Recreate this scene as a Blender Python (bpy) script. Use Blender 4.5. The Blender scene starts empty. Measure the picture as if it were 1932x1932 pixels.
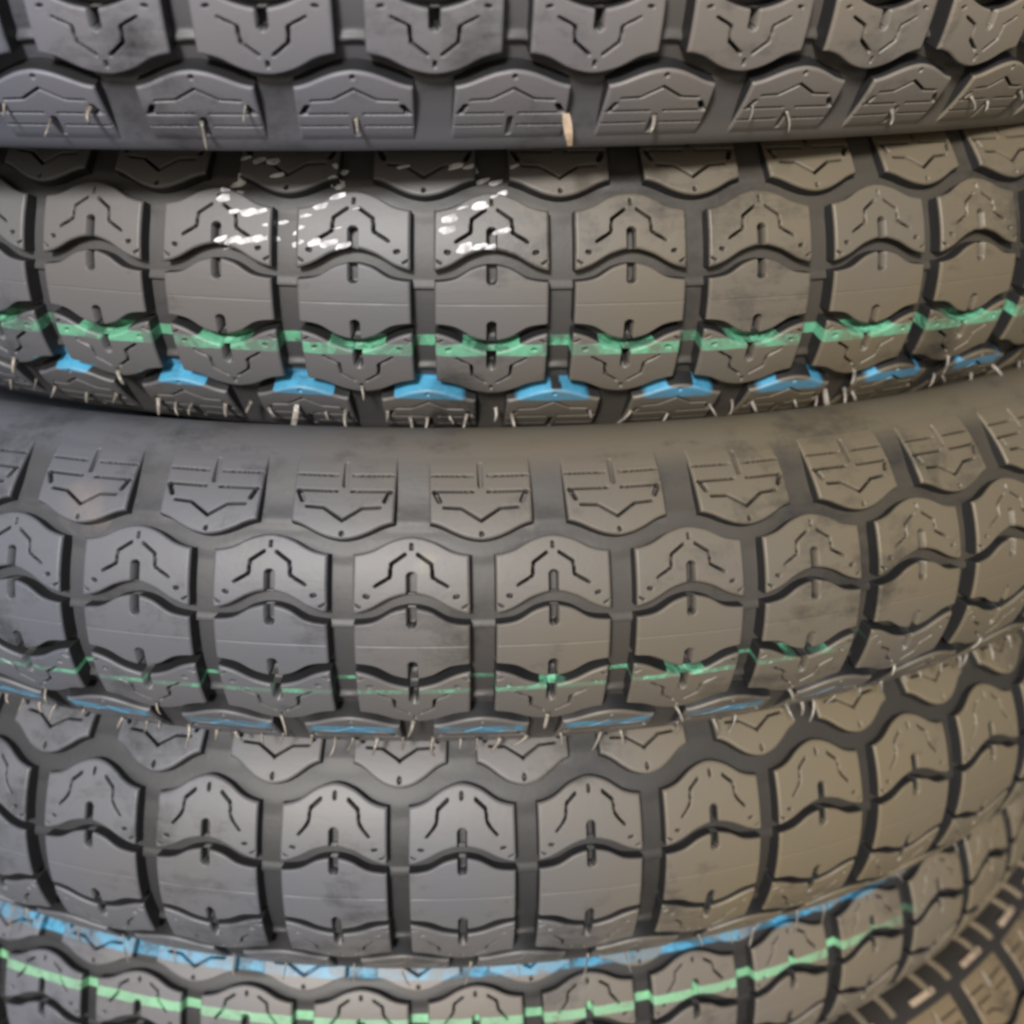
import bpy, math, random
from mathutils import Matrix, Vector, Quaternion
import bisect

random.seed(7)
SC = bpy.context.scene
COL = SC.collection
R0 = 0.30                       # tyre crown radius in metres

# ------------------------------------------------------------------ camera frame -> world
UPC = Vector((0.00457, -0.92702, -0.37499)).normalized()      # world up seen by the camera (x right, y down, z forward)
FWC = (Vector((0, 0, 1)) - UPC * UPC.z).normalized()
RTC = FWC.cross(UPC) * -1
if RTC.x < 0: RTC = -RTC
CAM_Z = 0.60                    # camera height above the ground
def c2w(v):
    v = Vector(v)
    return Vector((v.dot(RTC), v.dot(FWC), v.dot(UPC)))
def c2p(v): return c2w(v) * R0 + Vector((0, 0, CAM_Z))

cam = bpy.data.cameras.new('camera'); camo = bpy.data.objects.new('camera', cam); COL.objects.link(camo)
bx, by, bz = c2w((1, 0, 0)), c2w((0, -1, 0)), c2w((0, 0, -1))
camo.matrix_world = Matrix(((bx.x, by.x, bz.x, 0), (bx.y, by.y, bz.y, 0), (bx.z, by.z, bz.z, CAM_Z), (0, 0, 0, 1)))
cam.sensor_width = 36; cam.sensor_fit = 'HORIZONTAL'; cam.lens = 36 * 2194.75 / 1932
cam.clip_start = 0.01; cam.clip_end = 200
cam.dof.use_dof = True; cam.dof.focus_distance = 0.262; cam.dof.aperture_fstop = 11.5
SC.camera = camo
SC.cycles.pixel_filter_type = 'BLACKMAN_HARRIS'; SC.cycles.filter_width = 3.0

# ------------------------------------------------------------------ light
SUN_EL, SUN_AZ = math.radians(27), math.radians(191)   # azimuth of the sun, clockwise from +Y
w = bpy.data.worlds.new("World"); SC.world = w; w.use_nodes = True
nt = w.node_tree; nt.nodes.clear()
sky = nt.nodes.new('ShaderNodeTexSky'); sky.sky_type = 'NISHITA'; sky.sun_disc = False
sky.sun_elevation = SUN_EL; sky.sun_rotation = SUN_AZ; sky.air_density = 1.0; sky.dust_density = 3.0; sky.ozone_density = 1.0
bg = nt.nodes.new('ShaderNodeBackground'); bg.inputs['Strength'].default_value = 0.05
wo = nt.nodes.new('ShaderNodeOutputWorld')
nt.links.new(sky.outputs[0], bg.inputs[0]); nt.links.new(bg.outputs[0], wo.inputs[0])
sl = bpy.data.lights.new('sun', 'SUN'); sl.energy = 4.0; sl.angle = math.radians(9); sl.color = (1.0, 0.97, 0.93)
so = bpy.data.objects.new('sun', sl); COL.objects.link(so)
sd = Vector((math.sin(SUN_AZ) * math.cos(SUN_EL), math.cos(SUN_AZ) * math.cos(SUN_EL), math.sin(SUN_EL)))
so.rotation_euler = sd.to_track_quat('Z', 'Y').to_euler()
SC.view_settings.view_transform = 'Standard'; SC.view_settings.look = 'None'
SC.view_settings.exposure = 0.34; SC.view_settings.gamma = 1

# ------------------------------------------------------------------ materials
def new_mat(name):
    m = bpy.data.materials.new(name); m.use_nodes = True
    N = m.node_tree.nodes; L = m.node_tree.links
    return m, N, L, N['Principled BSDF']
def noise(N, L, vec, scale, detail=4, rough=.6, dist=0.):
    n = N.new('ShaderNodeTexNoise'); n.inputs['Scale'].default_value = scale
    n.inputs['Detail'].default_value = detail; n.inputs['Roughness'].default_value = rough
    n.inputs['Distortion'].default_value = dist
    L.new(vec, n.inputs['Vector']); return n.outputs['Fac']
def ramp(N, L, fac, pts):
    r = N.new('ShaderNodeValToRGB'); e = r.color_ramp.elements
    e[0].position, e[1].position = pts[0][0], pts[-1][0]
    for p, c in pts[1:-1]: e.new(p)
    for i, (p, c) in enumerate(pts): e[i].color = (*c, 1) if len(c) == 3 else c
    L.new(fac, r.inputs[0]); return r.outputs[0]
def math_(N, L, op, a, b=None, clamp=False):
    m = N.new('ShaderNodeMath'); m.operation = op; m.use_clamp = clamp
    for i, v in enumerate((a, b)):
        if v is None: continue
        if isinstance(v, (int, float)): m.inputs[i].default_value = v
        else: L.new(v, m.inputs[i])
    return m.outputs[0]
def mix(N, L, fac, a, b):
    m = N.new('ShaderNodeMix'); m.data_type = 'RGBA'
    for i, v in ((0, fac), (6, a), (7, b)):
        if isinstance(v, (int, float)): m.inputs[i].default_value = v
        elif isinstance(v, tuple): m.inputs[i].default_value = (*v, 1)
        else: L.new(v, m.inputs[i])
    return m.outputs[2]
def g3(v): return (v, v, v)

def rubber(name, stripes, spots=(), xfade=9., dark=(.011, .0115, .013), dust=(.105, .100, .094), amount=.5, rough=(.28, .52), seed=0):
    """black rubber under a thin grey-brown dust film; stripes = (t0, t1, colour, coverage 0..1)"""
    m, N, L, B = new_mat(name)
    g = N.new('ShaderNodeNewGeometry'); pos = g.outputs['Position']
    mp = N.new('ShaderNodeMapping'); mp.inputs['Location'].default_value = (seed * 1.7, seed * .9, seed); L.new(pos, mp.inputs[0]); v = mp.outputs[0]
    n1 = noise(N, L, v, 20, 3, .6); n2 = noise(N, L, v, 70, 5, .65, .4); n3 = noise(N, L, v, 900, 3, .6)
    mp2 = N.new('ShaderNodeMapping'); mp2.inputs['Scale'].default_value = (60, 60, 420); mp2.inputs['Rotation'].default_value = (0, .25, 0); L.new(v, mp2.inputs[0])
    n4 = noise(N, L, mp2.outputs[0], 1, 4, .7)
    f = math_(N, L, 'ADD', math_(N, L, 'MULTIPLY', n1, .9), math_(N, L, 'MULTIPLY', n2, .70))
    f = math_(N, L, 'ADD', f, math_(N, L, 'MULTIPLY', n3, .18)); f = math_(N, L, 'ADD', f, math_(N, L, 'MULTIPLY', n4, .34))
    oi = N.new('ShaderNodeObjectInfo'); f = math_(N, L, 'ADD', f, math_(N, L, 'MULTIPLY', math_(N, L, 'SUBTRACT', oi.outputs['Random'], .5), .14))
    fac = ramp(N, L, f, [(.86 - .3 * amount, g3(.12)), (1.28 - .3 * amount, g3(1.))])
    mp3 = N.new('ShaderNodeMapping'); mp3.inputs['Scale'].default_value = (90, 90, 1500); mp3.inputs['Rotation'].default_value = (0, -.5, 0); L.new(v, mp3.inputs[0])
    sc = ramp(N, L, noise(N, L, mp3.outputs[0], 1, 3, .7), [(.60, g3(0)), (.70, g3(.30))])      # fine slanting scuffs
    fac = math_(N, L, 'ADD', fac, math_(N, L, 'MULTIPLY', sc, ramp(N, L, n1, [(.45, g3(0)), (.6, g3(1))])), True)
    # dust tone varies; the light's blue-left, warm-right cast is painted into it
    sx = N.new('ShaderNodeSeparateXYZ'); L.new(pos, sx.inputs[0])
    dn = math_(N, L, 'ADD', noise(N, L, v, 6, 3), math_(N, L, 'MULTIPLY', sx.outputs[0], 2.2))
    dc = mix(N, L, ramp(N, L, dn, [(.25, g3(0)), (.75, g3(1))]), (dust[0] * .82, dust[1] * .93, dust[2] * 1.22), (dust[0] * 1.16, dust[1] * 1.0, dust[2] * .70))
    ao = N.new('ShaderNodeAttribute'); ao.attribute_name = 'outer'
    fac = math_(N, L, 'MULTIPLY', fac, ao.outputs['Fac'])            # recess shade painted in: dust tone fades off groove walls and floors
    col = mix(N, L, fac, dark, dc)
    for (p, rad, c, amt) in spots:                                    # soft-edged smudges of paler colour
        vd = N.new('ShaderNodeVectorMath'); vd.operation = 'DISTANCE'; L.new(pos, vd.inputs[0]); vd.inputs[1].default_value = p
        k = math_(N, L, 'SUBTRACT', 1., math_(N, L, 'DIVIDE', vd.outputs['Value'], rad), True)
        k = math_(N, L, 'MULTIPLY', math_(N, L, 'ADD', k, math_(N, L, 'MULTIPLY', math_(N, L, 'SUBTRACT', n2, .62), 3.5), True), amt)
        k = math_(N, L, 'MULTIPLY', k, math_(N, L, 'LESS_THAN', vd.outputs['Value'], rad))
        col = mix(N, L, k, col, c)
    att = N.new('ShaderNodeAttribute'); att.attribute_name = 'across'; t = att.outputs['Fac']
    tn = math_(N, L, 'ADD', t, math_(N, L, 'MULTIPLY', math_(N, L, 'SUBTRACT', noise(N, L, v, 160, 3), .5), .003))
    rgh = ramp(N, L, f, [(.4, g3(rough[0])), (1.2, g3(rough[1]))])
    ar = N.new('ShaderNodeAttribute'); ar.attribute_name = 'around'
    for (a, b, c, cov, slope, umax) in stripes:
        ts = math_(N, L, 'ADD', tn, math_(N, L, 'MULTIPLY', sx.outputs[0], slope))
        i1 = math_(N, L, 'MULTIPLY', math_(N, L, 'SUBTRACT', ts, a), 2500, True); i2 = math_(N, L, 'MULTIPLY', math_(N, L, 'SUBTRACT', b, ts), 2500, True)
        k = math_(N, L, 'MULTIPLY', i1, i2)
        k = math_(N, L, 'MULTIPLY', k, math_(N, L, 'MULTIPLY', math_(N, L, 'SUBTRACT', math_(N, L, 'ADD', umax, math_(N, L, 'MULTIPLY', n2, .14)), ar.outputs['Fac']), 18., True))
        k = math_(N, L, 'MULTIPLY', k, math_(N, L, 'SUBTRACT', 1., math_(N, L, 'MULTIPLY', ao.outputs['Fac'], .22)))
        pn = noise(N, L, v, 130, 5, .72, .5)
        th = .75 - .5 * cov
        patch = ramp(N, L, pn, [(max(th - .06, 0.), g3(.05 + cov * .45)), (th + .06, g3(1))])
        k = math_(N, L, 'MULTIPLY', k, patch)
        k = math_(N, L, 'MULTIPLY', k, ramp(N, L, n3, [(.2, g3(.72)), (.55, g3(1))])); k = math_(N, L, 'MULTIPLY', k, ramp(N, L, n2, [(.35, g3(.62)), (.6, g3(.96))]))
        k = math_(N, L, 'MULTIPLY', k, math_(N, L, 'MULTIPLY', math_(N, L, 'SUBTRACT', xfade, sx.outputs[0]), 30., True))
        col = mix(N, L, k, col, c)
    L.new(col, B.inputs['Base Color']); L.new(rgh, B.inputs['Roughness'])
    B.inputs['Specular IOR Level'].default_value = .5
    bmp = N.new('ShaderNodeBump'); bmp.inputs['Strength'].default_value = .4; bmp.inputs['Distance'].default_value = .0003
    hh = math_(N, L, 'ADD', math_(N, L, 'MULTIPLY', n2, 1.0), math_(N, L, 'MULTIPLY', n3, .25)); hh = math_(N, L, 'ADD', hh, math_(N, L, 'MULTIPLY', n4, .35))
    L.new(hh, bmp.inputs['Height']); L.new(bmp.outputs[0], B.inputs['Normal'])
    return m
def plain(name, a, b, scale=200, rough=.6, spec=.5):
    m, N, L, B = new_mat(name)
    g = N.new('ShaderNodeNewGeometry'); n = noise(N, L, g.outputs['Position'], scale, 4)
    L.new(mix(N, L, ramp(N, L, n, [(.35, g3(0)), (.65, g3(1))]), a, b), B.inputs['Base Color'])
    B.inputs['Roughness'].default_value = rough; B.inputs['Specular IOR Level'].default_value = spec
    bmp = N.new('ShaderNodeBump'); bmp.inputs['Strength'].default_value = .4; bmp.inputs['Distance'].default_value = .0006
    L.new(n, bmp.inputs['Height']); L.new(bmp.outputs[0], B.inputs['Normal'])
    return m

GREEN = (.13, .44, .27); BLUE = (.06, .30, .50); SMUDGE = (.30, .25, .20)
M_HAIR = plain('rubber_hair_tan', (.10, .09, .08), (.26, .235, .20), 300, .30)
M_INK = plain('white_ink', (.26, .26, .28), (.70, .70, .73), 420, .6)
M_TAG = plain('tan_rubber_tag', (.26, .19, .13), (.40, .31, .22), 300, .5)

# ------------------------------------------------------------------ tyre profile and tread pattern (units of the crown radius)
def interp(x, xs, ys):
    if x <= xs[0]: return ys[0]
    if x >= xs[-1]: return ys[-1]
    i = bisect.bisect_right(xs, x) - 1
    return ys[i] + (ys[i + 1] - ys[i]) * (x - xs[i]) / (xs[i + 1] - xs[i])
def curve(u, pts):                                  # smooth even curve through (|u|, t)
    u = abs(u); xs = [p[0] for p in pts]; ys = [p[1] for p in pts]
    if u <= xs[0]: return ys[0]
    if u >= xs[-1]: return ys[-1]
    i = bisect.bisect_right(xs, u) - 1; h = xs[i + 1] - xs[i]; s = (u - xs[i]) / h
    def sl(k):
        if k == 0: return 0.
        if k == len(xs) - 1: return (ys[k] - ys[k - 1]) / (xs[k] - xs[k - 1]) * .6
        return (ys[k + 1] - ys[k - 1]) / (xs[k + 1] - xs[k - 1])
    return ((2*s**3 - 3*s*s + 1) * ys[i] + (s**3 - 2*s*s + s) * h * sl(i) + (-2*s**3 + 3*s*s) * ys[i + 1] + (s**3 - s*s) * h * sl(i + 1))
def segd(px, py, ax, ay, bx, by):
    dx, dy = bx - ax, by - ay; l = dx * dx + dy * dy
    s = 0 if l == 0 else max(0, min(1, ((px - ax) * dx + (py - ay) * dy) / l))
    return math.hypot(px - ax - s * dx, py - ay - s * dy)
def sstep(x): x = max(0., min(1., x)); return x * x * (3 - 2 * x)

CEN = [(0, .0298), (.13, .0268), (.26, .0188), (.39, .0163)]
MLO = [(0, .0405), (.15, .0368), (.295, .0285), (.395, .0250)]
MUP = [(0, .0834), (.14, .0802), (.28, .0727), (.395, .0698)]
SLO = [(0, .0808), (.10, .0825), (.19, .0862), (.29, .0915), (.37, .0940)]
SHO_END = .152

class Var:                                          # one mould: pitch count, crown arc, how the pattern is stretched across
    def __init__(s, n, rc, tmap, ssipe, name, tneg=None):
        s.n, s.rc, s.tm, s.ss, s.name, s.tg = n, rc, tmap, ssipe, name, tneg or tmap
        s.pitch = 2 * math.pi / n; s.h0 = .17; s.turn = .30 if name == 'a' else .078
    def tt(s, t):
        a = abs(t); m = s.tm if t >= 0 else s.tg; xs = [p[0] for p in m]; ys = [p[1] for p in m]
        v = interp(a, xs, ys) if a < xs[-1] else ys[-1] + (a - xs[-1])
        return math.copysign(v, t)
    def place(s, u, t, d):                          # u in pitches, t across, d depth below the crown surface -> metres
        q = s.tt(t) / s.rc; r = 1 - s.rc * (1 - math.cos(q)) - d * math.cos(q); h = s.rc * math.sin(q) - d * math.sin(q)
        th = u * s.pitch
        return (r * math.sin(th) * R0, -r * math.cos(th) * R0, (h + s.h0) * R0)

T_END = .160
def floor_depth(t, u=.5):                           # depth of the groove floor; u in pitches, 0 = middle of a centre block
    a = abs(t)
    if a < .03:
        d = .0135
        if t < .009: d = .0158 if t < .008 else .0158 + (.0120 - .0158) * sstep((t - .008) / .001)
        elif t <= .016: d = .0120 + (.0135 - .0120) * sstep((t - .011) / .005)
    else: d = .0135 if t > 0 else .0158
    x = abs((u % 1.) - .5)                          # distance from the middle of the shoulder block
    if t > .055: d = d + (.0118 - d) * sstep((a - (curve(x, SLO) - .022)) / .012)
    if t < -.055:
        lip = curve(x, SLO) - .0150
        d = d + (.0118 - d) * sstep((a - (lip - .006)) / .004)          # floor lifts to a lip ...
        d = d + (.0162 - d) * sstep((a - lip) / .0014)                  # ... and drops into the wavy shoulder groove
    if a > .055 and x > .34: d = d + (.0100 - d) * sstep((a - .088) / .010)
    if a > .104: d = min(d, .0100) * (1 - sstep((a - .104) / (.157 - .104)))
    return d

def omega(var):
    if var.ss: return [[(.11, .0735), (.185, .068), (.195, .0600), (.27, .0500)]]
    return [[(.045, .0700), (.142, .0628), (.150, .0530), (.252, .0462)]]
def sipe_depth(kind, var, u, t):                    # sipes and slots cut into a block (positive half, symmetric in u)
    P = var.pitch; x = abs(u) * P; d = 0.
    def cut(pts, w, dep):
        nonlocal d
        m = min(segd(x, t, pts[i][0] * P, pts[i][1], pts[i + 1][0] * P, pts[i + 1][1]) for i in range(len(pts) - 1))
        d = max(d, dep * sstep((w - m) / .0007 + .5))
    if kind == 'centre':
        a = abs(t)
        cut([(0, .0180 if t > 0 else -.0180), (0, .04 if t > 0 else -.04)], .0037, .0150)
        if abs(t) < .002: d = max(d, .0007 * sstep((.0006 - abs(t + .0008)) / .0006))
    elif kind == 'middle':
        cut([(0, .030), (0, .0530)], .0037, .0150)
        for p in omega(var): cut(p, .00095, .0120)
        cut([(0, .0745), (0, .0772)], .0012, .006)
        cut([(.305, .0380), (.325, .0386)], .0012, .005)
        cut([(.36, .0300), (.395, .0320)], .0007, .003)
    else:
        cut([(0, .0950), (.141, .1047), (.268, .1055)], .00095, .0120)
        cut([(0, .0848), (0, .0852)], .0016, .006)
        cut([(.055, .1182), (.350, .1184)], .00085, .010)
        cut([(.335, .1178), (.302, .1108)], .0018, .010)
        cut([(.060, .1315), (.355, .1318)], .00085, .009)
        cut([(0, .1235), (0, .1415)], .0018, .010)
    return d

def mesh_from(name, verts, faces, att, outer, around):
    me = bpy.data.meshes.new(name); me.from_pydata(verts, [], faces)
    me.polygons.foreach_set('use_smooth', [True] * len(me.polygons))
    a = me.attributes.new('across', 'FLOAT', 'POINT'); a.data.foreach_set('value', att)
    a = me.attributes.new('outer', 'FLOAT', 'POINT'); a.data.foreach_set('value', outer)
    a = me.attributes.new('around', 'FLOAT', 'POINT'); a.data.foreach_set('value', around)
    me.update(); return me

def block_mesh(kind, var, sign, fine=True):
    P = var.pitch
    if kind == 'centre': lo, hi = (lambda u: -curve(u, CEN) * 1.03), (lambda u: curve(u, CEN)); hw = lambda t: .408
    elif kind == 'middle': lo, hi = (lambda u: curve(u, MLO)), (lambda u: curve(u, MUP)); hw = lambda t: .410
    else: lo, hi = (lambda u: curve(u, SLO)), (lambda u: SHO_END); hw = lambda t: .370 + .25 * max(0, t - .094)
    deep = .0190 if kind != 'shoulder' else .0175
    res = .00062 if fine else .02
    nu = int(.78 * P / res) if fine else 6
    hmid = hi(0) - lo(0)
    nv = max(3, int(hmid / res)) if fine else 3
    # node lists: (fraction 0..1, outward offset, edge depth)
    b = .0018
    def nodes(n, length):
        e = b / length
        L_ = [(0., .0007, deep), (0., .0003, b * 1.6), (0., 0., b * .9), (e * .35, 0., b * .30), (e, 0., 0.)]
        if not fine: L_ = [(0., .0007, deep), (0., 0., b * .5)]; e = .05
        mid = [(e + (1 - 2 * e) * i / n, 0., 0.) for i in range(1, n)]
        Rr = [(1 - f, -o, d) for f, o, d in reversed(L_)]
        return L_ + mid + Rr
    U = nodes(nu, .78 * P); V = nodes(nv, hmid)
    verts = []; att = []; faces = []; outer = []; aro = []
    for (fv, ov, dv) in V:
        for (fu, ou, du) in U:
            s = fu * 2 - 1
            t0 = (lo(s * .39) + (hi(s * .39) - lo(s * .39)) * fv)
            u = s * hw(t0); t = lo(u) + (hi(u) - lo(u)) * fv
            d = max(dv, du) if max(dv, du) > b else min(b, dv + du)
            if fine and d <= b and sign:
                sd_ = sipe_depth(kind, var, u, t if kind != 'centre' else t)
                d = max(d, sd_)
            t -= ov; uu = u - ou / P
            if kind == 'shoulder' and d < .012:      # outer end melts into the sidewall
                k = sstep((t - .140) / .012); d = max(d, .0008 * k)
            if kind == 'shoulder' and t > .104 and d > .004: d = min(d, .003 + .0165 * (1 - sstep((t - .104) / (.157 - .104))))
            if sign < 0: t, uu = -t, -uu
            verts.append(var.place(uu, t, d)); att.append(t); outer.append(1 - .97 * sstep((d - .0015) / .0012)); aro.append(abs(uu) if kind == 'shoulder' else .5 - abs(uu))  # 'outer' drops with depth and carries the painted recess shade
    W = len(U)
    for j in range(len(V) - 1):
        for i in range(W - 1):
            a = j * W + i; faces.append((a, a + 1, a + W + 1, a + W))
    return verts, faces, att, outer, aro

def casing_mesh(var, kmin=-9, kmax=17):
    ts = [i * .0016 for i in range(int(T_END / .0016))] + [.0078, .0090, T_END]
    ts = sorted(set([-t for t in ts] + ts)); C0 = 1.
    def side(sg):                                   # sidewall: turns over the shoulder, then leans inwards to the bead
        q = abs(var.tt(sg * T_END)) / var.rc; r = 1 - var.rc * (1 - math.cos(q)); h = var.rc * math.sin(q); out = []
        ang = q; t = T_END
        for i in range(30):
            ds = .004 if i < 12 else .012
            tgt = math.radians(114) if i < 24 else math.radians(97)
            ang += max(-.08, min(var.turn, (tgt - ang) * .35))
            r -= math.sin(ang) * ds; h += math.cos(ang) * ds; t += ds
            bulge = .0022 if i in (14, 24, 25) else 0.
            out.append((r, h + bulge, t))
        return out
    S = side(1); S2 = side(-1)
    def inside(S):                                  # bead and inner surface
        rb, hb, tb = S[-1]
        return [(rb - .012, hb - .004, tb), (rb - .016, hb - .014, tb), (rb - .010, hb - .028, tb)] + [(r + .004, max(h - .022, .01), t) for r, h, t in reversed(S[:-4:3])] + [(.955, .06, .1)]
    pre = [(r, -h, -t) for r, h, t in reversed(S2)]
    post = S + inside(S) + [(.965, 0., 0.)] + [(r, -h, -t) for r, h, t in reversed(inside(S2))]
    us = []
    for k in range(kmin, kmax): us += [k + i / 14 for i in range(14)]
    for k in range(kmax, kmin + var.n): us += [k + i / 3 for i in range(3)]
    verts = []; att = []; aro = []; faces = []; cache = {}
    for u in us:
        f = round((u % 1.) * 84) % 84
        if f not in cache:
            prof = []
            for t in ts:
                q = var.tt(t) / var.rc; d = floor_depth(t, u)
                prof.append((1 - var.rc * (1 - math.cos(q)) - d * math.cos(q), var.rc * math.sin(q) - d * math.sin(q), t))
            cache[f] = pre + prof + post
        th = u * var.pitch; c, s = math.cos(th), math.sin(th)
        for r, h, t in cache[f]: verts.append((r * s * R0, -r * c * R0, (h + var.h0) * R0)); att.append(t); aro.append(abs((u % 1.) - .5))
    m = len(pre) + len(ts) + len(post); n = len(us)
    for k in range(n):
        k2 = (k + 1) % n
        for j in range(m):
            j2 = (j + 1) % m; faces.append((k * m + j, k2 * m + j, k2 * m + j2, k * m + j2))
    fl, sd_ = {'a': (.42, .8), 'abc': (.34, .9), 'd': (.16, .8), 'e': (.08, .10)}[var.name]  # dust share per mould; low values paint recess shade on floors and sidewall
    outer = [fl + (sd_ - fl) * sstep((abs(a) - .128) / .028) for a in att]
    return mesh_from('casing', verts, faces, att, outer, aro)

def tube(path, rad, n=6):
    V = []; F = []
    for i, p in enumerate(path):
        p = Vector(p); d = (Vector(path[min(i + 1, len(path) - 1)]) - Vector(path[max(i - 1, 0)])).normalized()
        a = d.cross(Vector((0.3, 1, .2))).normalized(); b_ = d.cross(a)
        for k in range(n):
            q = 2 * math.pi * k / n; V.append(tuple(p + (a * math.cos(q) + b_ * math.sin(q)) * rad[i]))
    for i in range(len(path) - 1):
        for k in range(n): F.append((i * n + k, i * n + (k + 1) % n, (i + 1) * n + (k + 1) % n, (i + 1) * n + k))
    F.append(tuple(range(n))[::-1]); F.append(tuple(range((len(path) - 1) * n, len(path) * n)))
    return V, F
def hair_mesh(L_, out, side_, r0, r1):              # hangs from its root: local -Z down, -Y outwards
    path = []; rad = []
    for i in range(7):
        s = i / 6
        path.append((side_ * L_ * (s ** 1.6), -L_ * out * math.sin(s * 2.2) * .6, -L_ * s * .95))
        rad.append((r0 + (r1 - r0) * s) * (1.35 if i == 0 else 1) * (.5 if i == 6 else 1))
    V, F = tube(path, rad)
    me = bpy.data.meshes.new('rubber_hair'); me.from_pydata(V, [], F); me.polygons.foreach_set('use_smooth', [True] * len(F)); me.update()
    me.materials.append(M_HAIR); return me
SHORT = [hair_mesh(l, o, s, r0, r1) for l, o, s, r0, r1 in
         [(.0042, .35, -.3, .0006, .0004), (.0048, .3, -.1, .00065, .00035), (.0034, .5, .3, .0006, .0004), (.0058, .25, -.5, .0005, .00028), (.0050, .6, .15, .0005, .0003), (.0066, .35, -.15, .00045, .00025)]]
LONG = [hair_mesh(l, o, s, r0, r1) for l, o, s, r0, r1 in
        [(.0085, .2, .05, .00036, .00024), (.0100, .15, -.10, .00036, .0002), (.0075, .25, .12, .0004, .00025), (.0110, .2, 0, .00034, .0002)]]

CACHE = {}
DUMMY = bpy.data.materials.new('rubber_placeholder')
def get_blocks(var):
    if var.name in CACHE: return CACHE[var.name]
    d = {}
    for kind in ('centre', 'middle', 'shoulder'):
        for sgn in ((1,) if kind == 'centre' else (1, -1)):
            v, f, a, ou, ar = block_mesh(kind, var, sgn)
            me = mesh_from(kind + '_block', v, f, a, ou, ar); me.materials.append(DUMMY); d[(kind, sgn)] = me
    cs = casing_mesh(var); cs.materials.append(DUMMY); d['casing'] = cs
    CACHE[var.name] = d; return d
def rear_mesh(var, ks):
    VV = []; FF = []; AA = []; OO = []; RR = []
    for kind in ('centre', 'middle', 'shoulder'):
        for sgn in ((1,) if kind == 'centre' else (1, -1)):
            v, f, a, ou, ar = block_mesh(kind, var, sgn, fine=False)
            for k in ks:
                th = (k + (.5 if kind == 'shoulder' else 0)) * var.pitch; c, s = math.cos(th), math.sin(th); o = len(VV)
                VV += [(x * c - y * s, x * s + y * c, z) for x, y, z in v]; FF += [tuple(i + o for i in q) for q in f]; AA += a; OO += ou; RR += ar
    me = mesh_from('rear_tread', VV, FF, AA, OO, RR); me.materials.append(DUMMY); return me

def link(name, me, parent, mat=None, rz=None):
    o = bpy.data.objects.new(name, me); COL.objects.link(o); o.parent = parent
    if rz is not None: o.rotation_euler = (0, 0, rz)
    if mat:
        o.material_slots[0].link = 'OBJECT'; o.material_slots[0].material = mat
    return o

def surface_depth(u, t):                            # depth of the visible surface at pattern position (u, t)
    for c in (math.floor(u), math.floor(u) + 1):
        x = u - c; a = abs(t)
        if abs(x) < .39 and (a < curve(x, CEN) or curve(x, MLO) < a < curve(x, MUP)): return 0.
    x = u - (math.floor(u) + .5)
    if abs(x) < .372 and curve(x, SLO) < abs(t) < SHO_END: return 0.
    return floor_depth(t, u)

def make_tyre(var, pose, mats, label, kmin=-9, kmax=17, flip=False, hairs=None, seed=0):
    cx, cy, cz, ax, az, phi = pose
    mat, casmat = mats
    nC = Vector((ax, -1, az)).normalized(); up = c2w(nC)
    ex = c2w(((Vector((1, 0, 0)) - nC * nC.x).normalized())); fy = up.cross(ex)
    e = bpy.data.objects.new('motorcycle_tyre', None); COL.objects.link(e); e.empty_display_size = .05
    c = c2p((cx, cy, cz)) - up * var.h0 * R0
    e.matrix_world = Matrix(((ex.x, fy.x, up.x, c.x), (ex.y, fy.y, up.y, c.y), (ex.z, fy.z, up.z, c.z), (0, 0, 0, 1)))
    e['label'] = label; e['category'] = 'tyre'; e['group'] = 'motorcycle tyres stacked flat on one another'
    B = get_blocks(var); rnd = random.Random(seed)
    link('casing', B['casing'], e, casmat or mat, phi)
    for k in range(kmin, kmax):
        rz = phi + k * var.pitch + rnd.uniform(-.0012, .0012)
        link('centre_block', B[('centre', 1)], e, mat, rz)
        for s in (1, -1):
            link('middle_block', B[('middle', s)], e, mat, rz)
            link('shoulder_block', B[('shoulder', s)], e, mat, rz + var.pitch / 2)
    r = link('rear_tread', rear_mesh(var, range(kmax, kmin + var.n)), e, mat, phi); r['kind'] = 'stuff'
    # moulding hairs along the lower shoulder
    pool, spots = hairs
    for k in range(kmin + 2, kmax - 2):
        for du, t, pr in spots:
            if rnd.random() > pr: continue
            u = k + du + rnd.uniform(-.03, .03)
            p = Vector(var.place(u, t + rnd.uniform(-.003, .003), 0.0)); th = phi + u * var.pitch
            o = link('rubber_hair', rnd.choice(pool), e)
            o.location = Matrix.Rotation(phi, 3, 'Z') @ p
            o.rotation_euler = (rnd.uniform(-.4, .2), rnd.uniform(-.35, .35), th + rnd.uniform(-.7, .7)); s = rnd.uniform(.55, 1.05); o.scale = (s, s, s)
    return e

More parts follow.
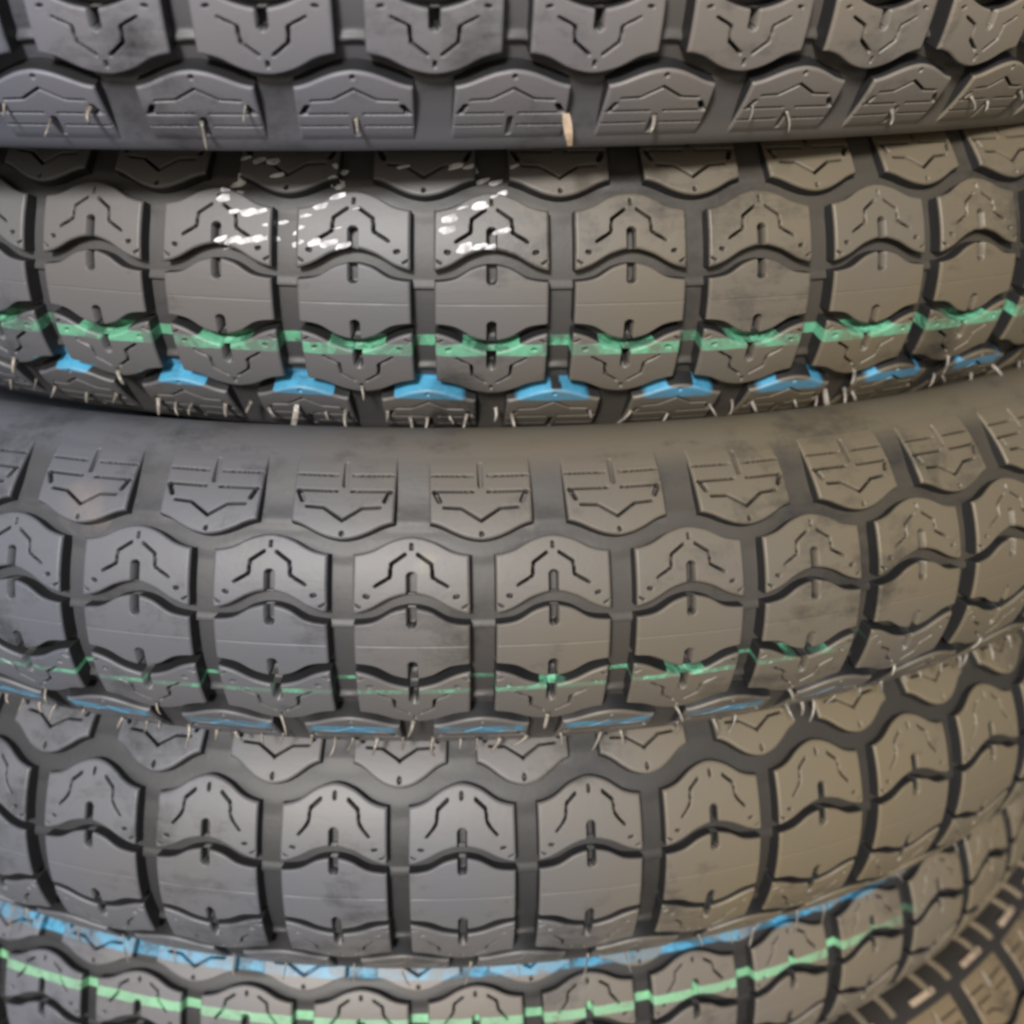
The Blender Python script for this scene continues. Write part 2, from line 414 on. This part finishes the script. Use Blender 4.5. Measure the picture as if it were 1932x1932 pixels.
def patch(parent, var, phi, u, t, wu, ht, tilt, mat, name, lift=.0009, wob=0., n=16, m=5, thick=.0007):
    """small blob of paint or mud lying on the tread, following its relief"""
    V = []; F = []
    rnd = random.Random(int(u * 1000 + t * 9999))
    ph = [rnd.uniform(0, 6.28) for _ in range(4)]
    def pos(rr, q, up_):
        k = 1 + wob * (math.sin(2 * q + ph[0]) * .5 + math.sin(3 * q + ph[1]) * .35 + math.sin(5 * q + ph[2]) * .3)
        a = rr * k * wu * math.copysign(abs(math.cos(q)) ** .8, math.cos(q)); b_ = rr * k * ht * math.copysign(abs(math.sin(q)) ** .8, math.sin(q))
        x = a * math.cos(tilt) - b_ * math.sin(tilt); y = a * math.sin(tilt) + b_ * math.cos(tilt)
        uu, tt_ = u + x / var.pitch, t + y
        p = Vector(var.place(uu, tt_, surface_depth(uu, tt_) - lift * up_))
        return (p.x * math.cos(phi) - p.y * math.sin(phi), p.x * math.sin(phi) + p.y * math.cos(phi), p.z)
    V.append(pos(0, 0, 1))
    for j in range(1, m + 1):
        rr = j / m
        for i in range(n): V.append(pos(rr, 2 * math.pi * i / n, math.sqrt(max(0, 1 - rr ** 4)) if j < m else -.3))
    for i in range(n): F.append((0, 1 + i, 1 + (i + 1) % n))
    for j in range(m - 1):
        for i in range(n): a = 1 + j * n; F.append((a + i, a + n + i, a + n + (i + 1) % n, a + (i + 1) % n))
    me = bpy.data.meshes.new(name); me.from_pydata(V, [], F); me.polygons.foreach_set('use_smooth', [True] * len(F)); me.update(); me.materials.append(mat)
    return link(name, me, parent)

H_A = (SHORT, [(.5, -.124, .85), (.20, -.112, .25), (.82, -.112, .25)])
H_B = (SHORT, [(.18, -.112, .95), (.82, -.112, .95), (.5, -.120, .8), (0, -.0775, .6), (.36, -.118, .5), (.64, -.118, .5), (.03, -.105, .4)])
H_C = (SHORT, [(.14, -.118, .95), (.32, -.126, .6), (.48, -.128, .9), (.68, -.128, .95), (.88, -.120, .8), (0, -.0775, .7)])
H_D = (LONG, [(.05, -.098, .8), (.45, -.125, .9), (.72, -.125, .35)])
H_E = (LONG, [(.02, -.130, .8), (.20, -.140, .9), (.36, -.145, .9), (.52, -.150, .9), (.70, -.150, .9), (.88, -.135, .8)])
IDM = [(0, 0), (.05, .05), (.15, .15)]
V_ABC = Var(59, .150, IDM, False, 'abc')
V_A = Var(59, .150, IDM, False, 'a', [(0, 0), (.0142, .0115), (.056, .0455), (.0748, .0665), (.0865, .0775), (.118, .1045), (.1315, .1155), (.152, .133)])
V_D = Var(57, .1687, [(0, 0), (.014, .0210), (.0565, .0622), (.0834, .1000), (.095, .1190), (.152, .178)], True, 'd', [(0, 0), (.015, .0240), (.055, .0597), (.0834, .088), (.152, .150)])
V_E = Var(57, .160, IDM, True, 'e')

def rubber2(name, stripes, **kw):
    a = rubber(name, stripes, **kw); kw['amount'] = kw['amount'] - .05; kw['rough'] = (.36, .54)
    return a, rubber(name.replace('rubber', 'groove_rubber'), stripes, **kw)
mA = rubber2('tyre_rubber_top', [], amount=.62, dust=(.150, .147, .156), seed=1)
mB = rubber2('tyre_rubber_second', [(-.0438, -.0330, GREEN, .52, 0., 9.), (-.0925, -.0795, BLUE, .80, .07, .24)], amount=.55, seed=2)
def world_spot(var, pose, u, t):
    nC = Vector((pose[3], -1, pose[4])).normalized(); ex = (Vector((1, 0, 0)) - nC * nC.x).normalized(); ez = ex.cross(nC)
    if ez.z > 0: ez = -ez
    q = t / var.rc; r = 1 - var.rc * (1 - math.cos(q)); h = var.rc * math.sin(q); th = pose[5] + u * var.pitch
    return tuple(c2p(Vector(pose[:3]) + nC * h + r * (math.sin(th) * ex + math.cos(th) * ez)))
PC = (-0.08986, -0.26205, 1.79969, 0.00965, -0.38843, -0.30378)
mC = rubber2('tyre_rubber_third', [(-.0440, -.0392, GREEN, .42, -.066, 9.), (-.1065, -.0935, BLUE, .55, 0., .28)], xfade=.09, spots=[(world_spot(V_ABC, PC, .47, .0985), .009, (.20, .165, .15), .5), (world_spot(V_ABC, PC, 3.09, .0665), .0045, (.24, .21, .15), .6)], amount=.55, seed=3)
mD = rubber2('tyre_rubber_fourth', [], amount=.62, dust=(.115, .108, .098), seed=4)
mE = rubber2('tyre_rubber_fifth', [(.0435, .0530, (.20, .47, .27), .70, .085, 9.), (.0885, .1040, BLUE, .50, .085, 9.)], xfade=.135, amount=.66, dust=(.125, .116, .106), seed=5)
mF = rubber2('tyre_rubber_sixth', [], amount=.55, dust=(.14, .12, .10), seed=6)

A = make_tyre(V_A, (-0.16537, -0.7312, 1.61299, 0.00139, -0.43035, -0.09407), mA,
              'top dark grey motorcycle tyre jutting out over the one with white ink dots', hairs=H_A, seed=11)
Bt = make_tyre(V_ABC, (-0.05706, -0.57159, 1.79264, 0.01148, -0.45442, -0.27687), mB,
               'motorcycle tyre with white ink dots and wide green and blue paint stripes, second from top', hairs=H_B, seed=12)
Ct = make_tyre(V_ABC, (-0.08986, -0.26205, 1.79969, 0.00965, -0.38843, -0.30378), mC,
               'motorcycle tyre with faint broken green and blue stripes and a bare brown upper sidewall', hairs=H_C, seed=13)
Dt = make_tyre(V_D, (-0.09963, -0.03084, 1.91476, 0.00765, -0.38167, -0.27165), mD,
               'unstriped motorcycle tyre with two short curved cuts in each block, above the solid blue line', hairs=H_D, seed=14)
Et = make_tyre(V_E, (-0.13239, 0.18565, 2.03784, -0.00553, -0.36769, -0.34021), mE,
               'motorcycle tyre with a solid blue and a solid light green line on its upper tread', hairs=H_E, seed=15)
Ft = make_tyre(V_E, (-0.0735, 0.4269, 2.0814, -0.0055, -0.3677, -0.31), mF,
               'brown dusty motorcycle tyre at the bottom, showing only in the lower right corner', hairs=H_E, seed=16)

def rib_mesh(wd):
    V = []; F = []
    S = []; q = V_E.tt(T_END) / V_E.rc; r = 1 - V_E.rc * (1 - math.cos(q)); h = V_E.rc * math.sin(q); ang = q
    for i in range(16):
        S.append((r, h, ang)); ds = .004 if i < 12 else .012
        ang += max(-.08, min(V_E.turn, (math.radians(114) - ang) * .35)); r -= math.sin(ang) * ds; h += math.cos(ang) * ds
    for (r, h, ang) in S:
        for x, up_ in ((-wd, -.002), (-wd * .6, .005), (wd * .6, .005), (wd, -.002)):
            V.append((x, -(r + math.cos(ang) * up_) * R0, (h + math.sin(ang) * up_ + V_E.h0) * R0))
    for i in range(len(S) - 1):
        for k in range(3): F.append((i * 4 + k, i * 4 + k + 1, i * 4 + k + 5, i * 4 + k + 4))
    me = bpy.data.meshes.new('sidewall_rib'); me.from_pydata(V, [], F); me.update(); me.materials.append(mE[0])
    a = me.attributes.new('outer', 'FLOAT', 'POINT'); a.data.foreach_set('value', [1.] * len(V)); return me
RIB = rib_mesh(.0010)
for k in range(0, 24):
    link('sidewall_rib', RIB, Ft, None, -.31 + (k * .5 + (.12 if k % 2 else 0)) * V_E.pitch)
for k in range(0, 12):
    V = []; F = []
    for i in range(7):
        u = -.19 + .38 * i / 6
        for t_, d_ in ((.1585, .002), (.1585, -.004), (.1655, -.004), (.1655, .002)): V.append(V_E.place(u, t_, d_))
    for i in range(6):
        for j in range(4): F.append((i * 4 + j, (i + 1) * 4 + j, (i + 1) * 4 + (j + 1) % 4, i * 4 + (j + 1) % 4))
    F += [(0, 1, 2, 3), (27, 26, 25, 24)]
    if k == 0: me = bpy.data.meshes.new('shoulder_bar'); me.from_pydata(V, [], F); me.update(); me.materials.append(M_TAG); BAR = me
    link('shoulder_bar', BAR, Ft, None, -.31 + (k + .5) * V_E.pitch)

# white dotted ink characters on the second tyre: (u, t, width, height)
DOTS = [
 [(1.165, 0.1081, 0.7, 0.7), (1.272, 0.1062, 0.8, 1), (1.381, 0.1058, 0.8, 1.1), (1.427, 0.0943, 0.8, 0.8), (1.096, 0.0913, 1.1, 0.9), (1.08, 0.0827, 1, 1), (1.042, 0.0748, 0.9, 1.1), (1.132, 0.0649, 0.7, 0.7), (1.239, 0.0647, 1.1, 1.1), (1.331, 0.0657, 0.8, 0.7), (1.459, 0.0608, 0.7, 0.6), (1.383, 0.0559, 0.6, 0.5), (1.042, 0.0439, 0.8, 0.8), (1.135, 0.0436, 1, 1), (1.222, 0.0433, 1, 1), (1.314, 0.045, 1, 1), (1.406, 0.0464, 0.7, 0.8), (1.056, 0.038, 0.8, 0.3)],
 [(1.879, 0.1038, 0.8, 1.1), (1.862, 0.093, 0.9, 1.2), (1.892, 0.079, 0.9, 0.9), (1.767, 0.0708, 0.95, 0.8), (1.66, 0.0634, 0.7, 0.5), (1.593, 0.0536, 0.95, 0.8), (1.589, 0.0434, 1, 1), (1.731, 0.0438, 0.9, 1), (1.834, 0.0435, 1, 1.1), (1.936, 0.0418, 0.95, 0.9), (2.025, 0.0698, 0.4, 0.25), (1.896, 0.0548, 0.5, 0.25)],
 [(2.351, 0.1037, 0.9, 0.5), (2.735, 0.1046, 1, 0.9), (2.846, 0.1047, 0.9, 0.8), (2.93, 0.098, 0.9, 0.8), (3.027, 0.0966, 0.8, 0.9), (3.152, 0.1045, 0.7, 0.6), (3.077, 0.088, 0.7, 0.8), (3.012, 0.0803, 0.5, 0.4), (2.909, 0.073, 1.05, 1.2), (2.788, 0.0716, 0.7, 0.35), (2.694, 0.0631, 1.05, 1.1), (2.675, 0.0549, 1.1, 1.1), (3.067, 0.0541, 0.95, 0.9), (2.801, 0.0416, 1, 1.4), (2.908, 0.0429, 0.8, 0.9), (2.984, 0.0426, 0.7, 0.6)]]
for g in DOTS:
    for (u, t, wd, hh) in g:
        patch(Bt, V_ABC, -0.27687, u, t, .0070 * wd, .0026 * hh, .26, M_INK, 'ink_dot', lift=.0004, wob=.22)

# tan tags of torn rubber hanging at two edges
def tag_strip(parent, var, phi, u, t, L_, w_, lean, twist=0., tmat=None):
    V = []; F = []
    for i in range(6):
        q = i / 5; ww = w_ * (.8 + .3 * math.sin(q * 4))
        for a, b_ in ((-1, -1), (1, -1), (1, 1), (-1, 1)):
            V.append((a * ww / 2 + lean * L_ * q * q, -.0012 * math.sin(q * 2.6) - .0003 * b_, -L_ * q))
    for i in range(5):
        for k in range(4): F.append((i * 4 + k, i * 4 + (k + 1) % 4, (i + 1) * 4 + (k + 1) % 4, (i + 1) * 4 + k))
    F += [(3, 2, 1, 0), (20, 21, 22, 23)]
    me = bpy.data.meshes.new('rubber_tag'); me.from_pydata(V, [], F); me.update(); me.materials.append(tmat or M_TAG)
    o = link('rubber_tag', me, parent); p = Vector(var.place(u, t, -.001)); o.location = Matrix.Rotation(phi, 3, 'Z') @ p
    o.rotation_euler = (0, twist, phi + u * var.pitch)
    return o
tag_strip(A, V_A, -0.09407, 2.86, -.118, .0062, .0017, .12)
tag_strip(Bt, V_ABC, -0.27687, 5.84, -.100, .0085, .0012, .25, tmat=M_HAIR)
tag_strip(Bt, V_ABC, -0.27687, 1.44, -.103, .0080, .0013, -.25, tmat=M_HAIR)

# ------------------------------------------------------------------ setting
def sheet(name, V, F, mat, kind=None):
    me = bpy.data.meshes.new(name); me.from_pydata(V, [], F); me.update(); me.materials.append(mat)
    o = bpy.data.objects.new(name, me); COL.objects.link(o)
    if kind: o['kind'] = kind
    return o
gz = Ft.matrix_world.translation.z - .012
mG = plain('concrete_ground', (.13, .12, .11), (.20, .19, .17), 9, .9, .3)
sheet('ground', [(-40, -40, gz), (40, -40, gz), (40, 40, gz), (-40, 40, gz)], [(0, 1, 2, 3)], mG, 'structure')
